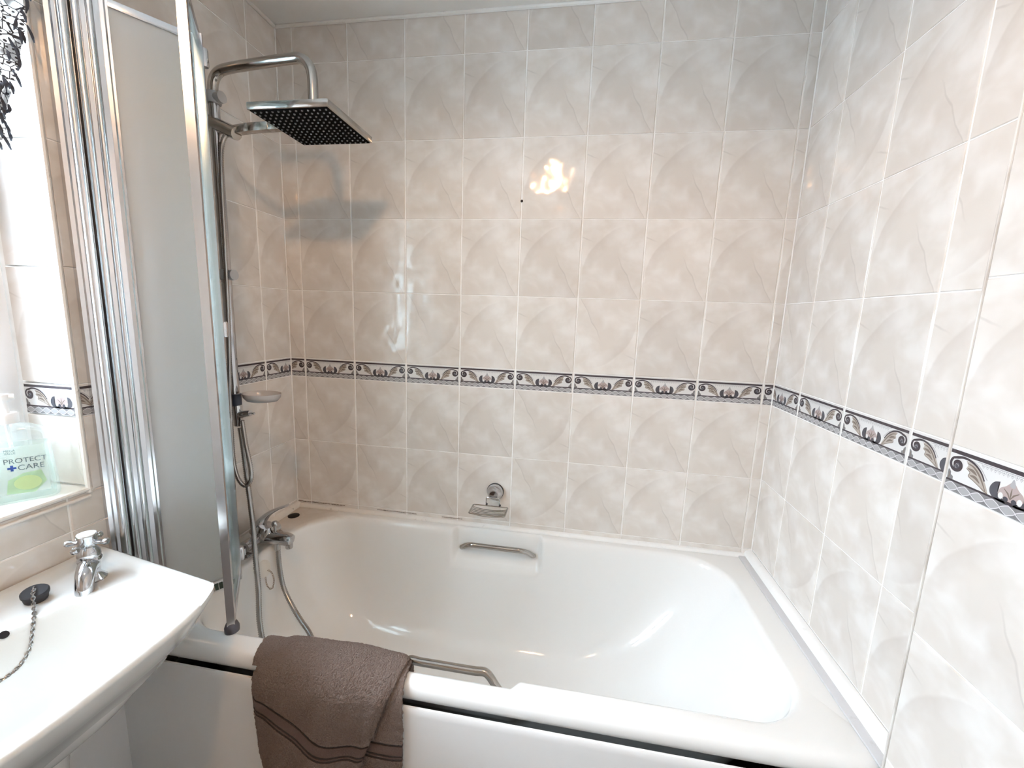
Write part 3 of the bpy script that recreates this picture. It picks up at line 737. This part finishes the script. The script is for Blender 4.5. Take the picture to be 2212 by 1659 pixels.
# hoses: ribbed metal
def hose(name, pts, r, m_, label):
    P = resample(spline(pts, 24), .0030)
    rs = [r if i % 2 else r*.80 for i in range(len(P))]
    return tag(obj(name, G().tube(P, rs, 10), m_, angle=80, base=pts[0]), label, 'hose')
hose('shower_hose', [(.134, -.285, -.603), (.141, -.290, -.672), (.160, -.300, -.730), (.204, -.320, -.776), (.247, -.340, -.804), (.292, -.362, -.826), (.335, -.40, -.848), (.34, -.45, -.86), (.29, -.475, -.845),
     (.232, -.472, -.800), (.198, -.452, -.730), (.176, -.424, -.646), (.154, -.402, -.556), (.138, -.386, -.460), (.117, -.371, -.351), (.100, -.361, -.226), (.090, -.356, -.172)], .0080, M['steel'], 'long ribbed metal hose from the bath mixer through the tub to the riser')
hose('shower_hose', [(.102, -.360, -.150), (.107, -.363, -.170), (.121, -.372, -.222), (.144, -.386, -.284), (.147, -.392, -.318), (.132, -.397, -.337), (.113, -.400, -.316), (.098, -.396, -.270), (.088, -.386, -.18), (.0875, -.3805, -.05), (.0925, -.3755, .10), (.0965, -.3725, .30), (.0985, -.3695, .50), (.103, -.365, .60), (.118, -.358, .634), (.128, -.356, .638)], .0064, M['steel'], 'thin ribbed hose looping beside the diverter and up to the hand shower')

# clear oval dish clamped on the riser
dsh = thing('riser_soap_dish', (.165, -.345, -.095), 'clear plastic oval soap dish clamped on the shower riser', 'soap dish')
rg = []
for f, z in ((.55, -.092), (.80, -.090), (.95, -.080), (1.0, -.068), (.965, -.068), (.90, -.079), (.75, -.0865), (.5, -.088)):
    rg.append([(.160+.056*f*math.cos(a), -.345+.042*f*math.sin(a), z) for a in [2*PI*k/36 for k in range(36)]])
obj('dish', G().loft(rg), M['soapdish'], dsh, angle=60)
obj('clamp', G().lathe([(.0125, -.088), (.0155, -.086), (.0155, -.074), (.0125, -.072)], (RX, RY, 0), seg=18), M['soapdish'], dsh)

# ------------------------------------------------------------------ bath mixer
mx = thing('bath_mixer_tap', (.068, -.285, RZ), 'chrome bath mixer tap with raised lever on the tub end', 'tap')
MX, MY, MZ = .072, -.285, -.567
g = G().tube([(MX, MY-.072, MZ), (MX, MY-.052, MZ), (MX, MY+.052, MZ), (MX, MY+.072, MZ)], [.021, .0185, .0185, .021], 20)
g.lathe([(.024, -.014), (.030, .0), (.030, .022), (.024, .036), (.006, .042)], (MX+.012, MY, MZ+.010), (.25, 0, 1), 22)
obj('mixer_body', g, M['chrome'], mx)
for s in (-1, 1):
    g = G().lathe([(.024, 0), (.024, .004), (.013, .008), (.013, .030)], (MX-.004, MY+s*.070, RZ), seg=18)
    obj('inlet', g, M['chrome'], mx)
g = G().tube([(MX+.005, MY, MZ+.004), (MX+.05, MY, MZ+.006), (MX+.100, MY, MZ+.004), (MX+.114, MY, MZ+.003), (MX+.118, MY, MZ+.002)], [.0225, .0215, .0205, .0165, .008], 18)
g.lathe([(.010, -.026), (.011, -.024), (.011, 0)], (MX+.104, MY, MZ), seg=16)
g.lathe([(.0085, -.046), (.0095, -.044), (.0095, -.030), (.0105, -.028), (.0105, -.010)], (.132, MY, MZ+.008), seg=14)
obj('spout', g, M['chrome'], mx)
g = G().lathe([(.0045, 0), (.0045, .022), (.009, .025), (.010, .032), (.007, .039), (.001, .041)], (MX+.056, MY, MZ+.022), seg=16)
obj('diverter_knob', g, M['chrome'], mx)
lev = spline([(MX-.012, MY, MZ+.020), (MX+.004, MY, MZ+.050), (MX+.030, MY, MZ+.080), (MX+.065, MY, MZ+.104), (MX+.104, MY, MZ+.122)], 6)
nl_ = len(lev)
rg = []
for i, p in enumerate(lev):
    t = (lev[min(i+1,nl_-1)]-lev[max(i-1,0)]).normalized(); sd = Vector((0,1,0)); up = t.cross(sd); f = i/(nl_-1)
    hw, th = .026*(1-f)+.010*f, .021*(1-f)**1.5+.0038*f
    rg.append([p+sd*hw*math.cos(a)+up*th*math.sin(a) for a in [2*PI*k/14 for k in range(14)]])
obj('lever', G().loft(rg), M['chrome'], mx)

# ------------------------------------------------------------------ wire soap dish on a suction cup
sd_ = thing('wire_soap_dish', (.80, -.05, -.50), 'small chrome wire soap dish on a suction cup over the bathtub', 'soap dish')
SX, SZ = .803, -.452
obj('suction_pad', G().lathe([(.0315, -.001), (.0315, -.004), (.028, -.007)], (SX, 0, SZ), (0,1,0), 28), M['rubber'], sd_)
g = G().lathe([(.0295, -.006), (.0295, -.010), (.026, -.020), (.020, -.026), (.019, -.034), (.015, -.040), (.002, -.041)], (SX, 0, SZ), (0,1,0), 28)
obj('suction_cap', g, M['chrome'], sd_)
g = G(); hw = .024
ZT = -.489
pts = [(SX-hw, -.045, ZT), (SX-hw, -.043, -.463), (SX-hw+.004, -.043, -.459), (SX+hw-.004, -.043, -.459), (SX+hw, -.043, -.463), (SX+hw, -.045, ZT)]
g.tube(pts, .0021, 8)
obj('hanger', g, M['chrome'], sd_)
for dx in (-hw, hw): obj('screw_cap', G().sphere((SX+dx+.003, -.047, ZT+.006), .0036), M['rubber'], sd_)
TX0, TX1, TY0, TY1 = SX-.070, SX+.056, -.048, -.118
g = G()
rim = [(TX0+.004, TY0, ZT), (TX1-.004, TY0, ZT), (TX1, TY0-.004, ZT), (TX1, TY1+.004, ZT), (TX1-.004, TY1, ZT), (TX0+.004, TY1, ZT), (TX0, TY1+.004, ZT), (TX0, TY0-.004, ZT), (TX0+.004, TY0, ZT)]
g.tube(rim, .0023, 8); obj('tray_rim', g, M['chrome_d'], sd_)
for k in range(1, 7):
    y = TY0+(TY1-TY0)*k/7
    g = G().tube(spline([(TX0, y, ZT), (TX0+.012, y, ZT-.006), ((TX0+TX1)/2, y, ZT-.011), (TX1-.012, y, ZT-.006), (TX1, y, ZT)], 5), .0015, 6)
    obj('wire', g, M['chrome_d'], sd_)

# ------------------------------------------------------------------ basin
YC = -.962
bas = thing('wash_basin', (.2, YC, FL), 'white ceramic wash basin under the window, beside the bath screen', 'basin')
BZ = -.375
def b_xf(dy): return .412-.031*(abs(dy)/.213)**3.4
def b_hw(x): return .281-.175*x
def b_pt(p, q):
    # p in -1..1 across, q in 0..1 from the wall to the front
    x = .004+q*.40
    for _ in range(4):
        dy = p*b_hw(x); x = .004+q*(b_xf(dy)-.004)
    k = max(0, (q-.90)/.10)
    dy = p*(b_hw(x)-.016*k**3)
    return x, dy
def b_z(x, dy):
    ed = min(b_hw(x)-abs(dy), b_xf(dy)-x)
    z = BZ-.004*(1-ss(0, .006, ed))
    deck = ss(.016, .036, ed)*ss(.020, .050, x)
    z -= .011*deck
    # bowl
    X = (x-.262)/.131; Y = dy/.190
    bulge = math.exp(-((abs(dy)-.175)/.050)**2)*.0
    r = (abs(X)**2.7+abs(Y)**2.7)**(1/2.7)
    if r < 1.12:
        t = 1-ss(.42, 1.03, r); z -= .135*(t**.70) if t > 0 else 0
    return z
NP, NQ = 90, 80
g = G(); top = []
for j in range(NQ+1):
    for i in range(NP+1):
        x, dy = b_pt(2*i/NP-1, j/NQ); top.append((x, YC+dy, b_z(x, dy)))
fs = [(j*(NP+1)+i, j*(NP+1)+i+1, (j+1)*(NP+1)+i+1, (j+1)*(NP+1)+i) for j in range(NQ) for i in range(NP)]
g.add(top, fs)
edge = [(0, j) for j in range(NQ)]+[(i, NQ) for i in range(NP)]+[(NP, NQ-j) for j in range(NQ)]+[(NP-i, 0) for i in range(NP)]
e0 = [top[j*(NP+1)+i] for i, j in edge]
def shrink(f, fx, dz): return [(max(.004, .004+(x-.004)*fx), YC+(y-YC)*f, BZ+dz) for x, y, z in e0]
rings = [e0, [(x, y, BZ-.010) for x, y, z in e0], shrink(.975, .975, -.030), shrink(.940, .945, -.056), shrink(.88, .90, -.070), shrink(.80, .86, -.10), shrink(.62, .76, -.15), shrink(.45, .62, -.20), shrink(.36, .52, -.235)]
g.loft(rings, cap0=False, cap1=True)
o = obj('bowl', g, M['ceramic'], bas, angle=55)
bm = bmesh.new(); bm.from_mesh(o.data); bmesh.ops.remove_doubles(bm, verts=bm.verts, dist=1e-5); bm.to_mesh(o.data); bm.free(); shade(o, 60)
ox, ody = .152, -.030
obj('overflow_hole', G().lathe([(.0065, 0), (.0065, .0015), (.0005, .0015)], (.1300, -.9262, -.3880), (.74, -.03, .67), 16), M['hole'], bas)
obj('waste', G().lathe([(.022, 0), (.022, .003), (.016, .004), (.0005, .001)], (.262, YC, BZ-.1465), seg=20), M['chrome'], bas)
ped = thing('basin_pedestal', (.13, YC, FL), 'white ceramic pedestal standing beneath the wash basin', 'pedestal')
rg = []
for z, hw, dp in ((BZ-.15, .115, .225), (BZ-.22, .108, .22), (BZ-.35, .096, .20), (BZ-.55, .092, .195), (FL+.12, .096, .205), (FL+.05, .108, .23), (FL, .112, .235)):
    rg.append([(max(.006, .02+(dp-.02)*math.sin(a)), YC+hw*math.copysign(abs(math.cos(a))**.7, math.cos(a)), z) for a in [PI*k/24 for k in range(25)]]+[(.006, YC-hw, z), (.006, YC+hw, z)])
obj('column', G().loft(rg), M['ceramic'], ped, angle=50)

struct('wall_boxing', G().box((.001, -.6645, FL), (.036, -1.45, -.545)), M['panel'], bevel=.002)
# basin tap
tp = thing('basin_tap', (.106, -.776, BZ-.011), 'small chrome pillar tap with cross handle on the basin corner', 'tap')
TX, TY, TZ = .106, -.776, BZ-.011
g = G().lathe([(.024, 0), (.024, .003), (.019, .008), (.0145, .014), (.0150, .030), (.0185, .040), (.0195, .046), (.0175, .050), (.0185, .053), (.0175, .062), (.0120, .072), (.0105, .076), (.0115, .078)], (TX, TY, TZ), seg=24)
obj('tap_body', g, M['chrome'], tp)
dr = Vector((.66, -.75, 0)).normalized()
c = Vector((TX, TY, TZ))
sp_ = spline([c+dr*.004+Vector((0,0,.034)), c+dr*.018+Vector((0,0,.036)), c+dr*.034+Vector((0,0,.028)), c+dr*.046+Vector((0,0,.010)), c+dr*.050+Vector((0,0,-.004))], 6)
obj('spout', G().tube(sp_, [.0168-.0030*k/(len(sp_)-1) for k in range(len(sp_))], 16), M['chrome'], tp)
hz = TZ+.080
g = G().lathe([(.0115, -.008), (.014, -.004), (.0155, .004), (.0145, .010), (.0165, .014), (.0160, .018), (.009, .0205), (.001, .021)], (TX, TY, hz), seg=22)
hh = obj('handle', g, M['chrome'], tp)
obj('handle_cap', G().lathe([(.0150, .0185), (.0150, .0205), (.010, .0225), (.001, .023)], (TX, TY, hz), seg=20), M['ceramic'], hh)
for k in range(4):
    a = math.radians(22+90*k); d = Vector((math.cos(a), math.sin(a), 0)); q = Vector((TX, TY, hz+.001))
    g = G().tube([q+d*.008, q+d*.018, q+d*.026, q+d*.031, q+d*.036, q+d*.0375], [.0055, .0042, .0050, .0072, .0062, .002], 12)
    obj('spoke', g, M['chrome'], hh)
# plug on its chain
pl = thing('basin_plug', (.088, -.852, BZ-.010), 'black rubber plug with a chain resting on the basin ledge', 'plug')
pn = Vector((.18, -.12, 1)).normalized()
pc = Vector((.078, -.849, BZ-.0095))
obj('stopper', G().lathe([(.0150, 0), (.0165, .002), (.0180, .012), (.0195, .014), (.0195, .019), (.0175, .021), (.001, .0205)], pc, pn, 24), M['rubber'], pl)
g = G().torus(pc+pn*.0245, .0045, .0012, (.7,.7,.1), 12, 6)
obj('ring', g, M['chrome'], pl)
cz = lambda x, y, e=.003: (x, y, b_z(x, y-YC)+e)
cp = [tuple(pc+pn*.025), tuple(pc+pn*.024+Vector((.012,-.010,0))), tuple(pc+pn*.012+Vector((.024,-.018,0))), cz(.122, -.880, .004), cz(.1365, -.891, .003), cz(.146, -.902), cz(.152, -.911), cz(.1565, -.926), cz(.158, -.942), cz(.158, -.954), cz(.157, -.968), cz(.160, -.99)]
obj('chain', chain(cp, r=.0024, R=.0036, step=.0054), M['steel'], pl)

# ------------------------------------------------------------------ towel over the rim
tw = thing('bath_towel', (.56, -.68, -.96), 'taupe terry towel with woven bands draped over the bathtub rim', 'towel')
def towel_sheet(name, x_of, v0, v1, off, nu, nv, seed, bulge=1.0, thick=.007):
    # v: 0 inside the bath .. .30 inner edge .. .42 outer edge .. 1 bottom hem
    g = G(); uvs = []; vs_ = []
    def path(v):
        if v < .26: t = v/.26; return Vector((0, -.604-.022*t, -.700+.088*t))
        if v < .34: t = (v-.26)/.08; a = t*PI/2; return Vector((0, -.650+.024*math.cos(a), -.612+.019*math.sin(a)))
        if v < .37: t = (v-.34)/.03; return Vector((0, -.650-.020*t, -.593))
        if v < .47: t = (v-.37)/.10; a = t*PI/2; return Vector((0, -.670-.034*math.sin(a), -.627+.034*math.cos(a)))
        t = (v-.47)/.53; return Vector((0, -.704-.004*t, -.627-.325*t))
    for j in range(nv+1):
        v = v0+(v1-v0)*j/nv; p = path(v); tg = (path(min(1, v+.012))-path(max(0, v-.012))).normalized(); nn = Vector((0, tg.z, -tg.y))
        if nn.y > 0 and v > .3: nn = -nn
        if v <= .3 and nn.y < 0: nn = -nn
        if .26 < v < .42 and nn.z < 0: nn = -nn
        for i in range(nu+1):
            u = i/nu; xa, xb = x_of(v); x = xa+(xb-xa)*u
            ph = seed+u*7.0
            fold = (.5+.5*math.sin(ph*1.15+v*2.2))*.6+(.5+.5*math.sin(ph*2.1-1.6*v+1.0))*.4
            amp = .024*ss(.40, .80, v)+.008
            lift = .006*math.sin(PI*min(1,max(0,u)))**.7*bulge*ss(.16, .34, v)
            edge_ = 1-.35*(math.exp(-((1-u)/.035)**2)+math.exp(-(u/.035)**2))
            vv = v-.105*ss(.05, .80, u); jt = random.uniform(-1, 1)*(.0003 if .52 < vv < .592 else .0017)
            q = p+nn*((off*(.45+.55*ss(.36, .52, v))+fold*amp*bulge*ss(.2, .4, v)+lift)*edge_+jt)
            x += .005*math.sin(7*v+seed*2+4*u)*ss(.4,.9,v)
            vs_.append((x, q.y, q.z)); uvs.append((u, vv))
    g.add(vs_, [(j*(nu+1)+i, j*(nu+1)+i+1, (j+1)*(nu+1)+i+1, (j+1)*(nu+1)+i) for j in range(nv) for i in range(nu)])
    g.uv = uvs
    o = obj(name, g, M['towel'], tw, angle=0)
    for p in o.data.polygons: p.use_smooth = True
    s = o.modifiers.new('thickness', 'SOLIDIFY'); s.thickness = thick; s.offset = 0
    b = o.modifiers.new('round', 'BEVEL'); b.width = .002; b.segments = 2
    return o
def lerpx(tab):
    def f(v):
        for (a, xa, xb), (b, xc, xd) in zip(tab, tab[1:]):
            if v <= b: t = (v-a)/(b-a); return xa+(xc-xa)*t, xb+(xd-xb)*t
        return tab[-1][1:]
    return f
towel_sheet('under_layer', lerpx([(0, .44, .735), (.30, .43, .742), (.45, .425, .750), (.7, .44, .752), (1, .49, .748)]), .0, 1.0, .003, 150, 260, .4, .15)
towel_sheet('outer_layer', lerpx([(0, .42, .70), (.22, .435, .725), (.33, .432, .738), (.42, .418, .732), (.45, .410, .722), (.60, .412, .690), (.75, .420, .655), (1, .46, .615)]), .16, .97, .020, 200, 320, 2.1, .9)
towel_sheet('folded_corner', lerpx([(0, .400, .46), (.33, .382, .47), (.45, .404, .47), (1, .42, .47)]), .24, .43, .006, 40, 60, 1.0, .3)

# ------------------------------------------------------------------ hand wash bottle on the sill
BX, BY, BZ0 = -.064, -.770, WZ0+.008
bt = thing('hand_wash_bottle', (BX, BY, BZ0), 'clear pump bottle of pale green hand wash on the window sill', 'bottle')
fd = Vector((.80, -.60, 0)); sdv = Vector((.60, .80, 0))     # facing, width direction
c0 = Vector((BX, BY, BZ0))
def bring(hw, hd, z, e=.42):
    out = []
    for k in range(40):
        a = 2*PI*k/40; ca, sa = math.cos(a), math.sin(a)
        out.append(c0+sdv*hw*math.copysign(abs(ca)**e, ca)+fd*hd*math.copysign(abs(sa)**e, sa)+Vector((0,0,z)))
    return out
obj('bottle_body', G().loft([bring(.058,.026,.001), bring(.061,.028,.004), bring(.060,.028,.03), bring(.057,.026,.08), bring(.0555,.025,.120), bring(.054,.024,.138), bring(.047,.022,.149), bring(.030,.018,.157), bring(.016,.014,.161,.8), bring(.0145,.0145,.166,1)]), M['bottle'], bt, angle=60)
obj('liquid', G().loft([bring(.055,.023,.004), bring(.057,.025,.03), bring(.054,.023,.08), bring(.0525,.022,.118)]), M['liquid'], bt, angle=60)
g = G().lathe([(.0175, 0), (.0185, .002), (.0185, .018), (.0165, .021)], (BX, BY, BZ0+.163), seg=24); obj('collar', g, M['pump'], bt)
g = G().lathe([(.0075, 0), (.0070, .030), (.0070, .032)], (BX, BY, BZ0+.184), seg=16); obj('pump_stem', g, M['pump'], bt)
g = G()
hv = [c0+Vector((0,0,.216))+sdv*q for q in (-.024, -.012, .004, .016)]
g.tube(hv, [.0055, .0070, .0085, .0070], 14, squash=.8); g.lathe([(.0105, .210), (.012, .216), (.0105, .222), (.001, .223)], (BX, BY, BZ0), seg=18)
obj('pump_head', g, M['pump'], bt)
obj('dip_tube', G().tube([c0+Vector((0,0,.160)), c0+sdv*.006+Vector((0,0,.012))], .0032, 8), M['pump'], bt)
def front(s, z, e=.0): 
    hd = .0285-(.0035*ss(.03,.14,z))+e
    return c0+sdv*s+fd*hd+Vector((0,0,z))
def decal(name, polys, m_, e):
    g = G()
    for pts in polys:
        a = [front(s, z, e) for s, z in pts]; n = len(a); g.add(a, [tuple(range(n))])
    return obj(name, g, m_, bt, angle=0)
decal('label_film', [[(-.044,.020),(.050,.020),(.048,.118),(-.042,.118)]], M['label_clear'], .0004)
decal('label_leaf', [[(-.010,.022),(.028,.019),(.046,.040),(.040,.064),(.016,.062),(-.006,.050)]], M['label_leaf'], .0007)
decal('label_lime', [[(.020+.018*math.cos(a)*1.05, .041+.015*math.sin(a)) for a in [2*PI*k/24 for k in range(24)]]], M['lime'], .0010)
decal('label_rule', [[(-.038,.0960+q*.0042),(-.004,.0960+q*.0042),(-.004,.0966+q*.0042),(-.038,.0966+q*.0042)] for q in range(5)]+[[(-.038,.0500-q*.0045),(-.024,.0500-q*.0045),(-.024,.0505-q*.0045),(-.038,.0505-q*.0045)] for q in range(6)], M['label_line'], .0008)['kind'] = 'stuff'
decal('label_plus', [[(-.0005,.0685),(.0035,.0685),(.0035,.0805),(-.0005,.0805)],[(-.0045,.0725),(.0075,.0725),(.0075,.0765),(-.0045,.0765)]], M['label_blue'], .0011)
def text(name, body, s, z, size, m_, e=.0011, width=None):
    cu = bpy.data.curves.new(name, 'FONT'); cu.body = body; cu.size = size; cu.align_x = 'LEFT'
    to = bpy.data.objects.new(name+'_tmp', cu); col.objects.link(to)
    dg = bpy.context.evaluated_depsgraph_get(); me = bpy.data.meshes.new_from_object(to.evaluated_get(dg))
    bpy.data.objects.remove(to)
    xs = [v.co.x for v in me.vertices]; k = width/(max(xs)-min(xs)) if width else 1
    g = G(); g.v = [tuple(front(s+(v.co.x-min(xs))*k, z+v.co.y, e)) for v in me.vertices]
    for p in me.polygons: g.f.append(tuple(p.vertices)); g.m.append(0)
    bpy.data.meshes.remove(me)
    return obj(name, g, m_, bt, angle=0)
text('label_text', 'PROTECT', -.008, .0840, .0140, M['label_text'], width=.058)
text('label_text', 'CARE', .0095, .0690, .0150, M['label_text'], width=.036)
text('label_text', 'MEGA', -.006, .1085, .0062, M['label_text'], width=.015)
text('label_text', 'VALUE', -.006, .1030, .0062, M['label_text'], width=.015)

# ------------------------------------------------------------------ lace at the window
lc = thing('lace_curtain', (.03, -.80, .55), 'black lace curtain with leafy fringe at the window, top left', 'curtain')
g = G(); vs_, uvs = [], []
nu, nv = 120, 60
HEM = [(-.80, .44), (-.772, .455), (-.756, .49), (-.731, .585), (-.715, .67), (-.702, .76), (-.69, .80)]
def hem(y):
    if y <= HEM[0][0]: return HEM[0][1]
    for (a, p), (b, q) in zip(HEM, HEM[1:]):
        if y <= b: return p+(q-p)*(y-a)/(b-a)
    return HEM[-1][1]
for j in range(nv+1):
    for i in range(nu+1):
        y = -.702-.45*(i/nu); zt = 1.0; zb_ = hem(y)
        z = zb_+(zt-zb_)*j/nv; x = .026+.008*math.sin(y*95)+.003*math.sin(y*210+z*9)
        vs_.append((x, y, z)); uvs.append((y, z))
g.add(vs_, [(j*(nu+1)+i, j*(nu+1)+i+1, (j+1)*(nu+1)+i+1, (j+1)*(nu+1)+i) for j in range(nv) for i in range(nu)]); g.uv = uvs
o = obj('net', g, M['net'], lc, angle=0)
for p in o.data.polygons: p.use_smooth = True
for k in range(44):
    y = -.700-.0024*k+random.uniform(-.002,.002); z = hem(y)+random.uniform(-.004,.090); ln = random.uniform(.012,.032); lean = random.uniform(-.008,.012)
    x = .030+.008*math.sin(y*95); a, b, cc = [], [], []
    for q in range(7):
        t = q/6; wd = .0026*math.sin(PI*min(1, t*1.02))**.8+.0004; yy = y+lean*t; zz = z-ln*t
        a.append((x+.003*math.sin(3*t), yy-wd, zz)); b.append((x+.003+.003*math.sin(3*t), yy, zz)); cc.append((x+.003*math.sin(3*t), yy+wd, zz))
    g = G().add(a+b+cc, [(q,q+1,7+q+1,7+q) for q in range(6)]+[(7+q,7+q+1,14+q+1,14+q) for q in range(6)]+[(14+q,14+q+1,q+1,q) for q in range(6)])
    obj('fringe_leaf', g, M['lace'], lc)
obj('curtain_rod', G().tube([(.026, -.69, 1.003), (.026, -1.62, 1.003)], .008, 12), M['pump'], lc)

# ------------------------------------------------------------------ ceiling lamp (above the photographer)
lp = thing('ceiling_lamp', (.832, -1.415, CEIL-.07), 'small warm round downlight set in the ceiling', 'lamp')
obj('bezel', G().lathe([(.034, 0), (.046, 0), (.047, -.004), (.044, -.007), (.035, -.006), (.034, -.002)], (.832, -1.415, CEIL-.0005), seg=28), M['chrome'], lp)
obj('bulb', G().lathe([(.001, -.0075), (.016, -.007), (.026, -.005), (.033, -.001)], (.832, -1.415, CEIL-.0005), seg=24), M['emit'], lp)
pl_ = bpy.data.lights.new('lamp_light', 'SPOT'); pl_.energy = LAMP_W; pl_.color = (1.0, .56, .27); pl_.shadow_soft_size = .03
pl_.spot_size = math.radians(172); pl_.spot_blend = .35
po = bpy.data.objects.new('lamp_light', pl_); col.objects.link(po); po.parent = lp; po.location = (0, 0, .030)
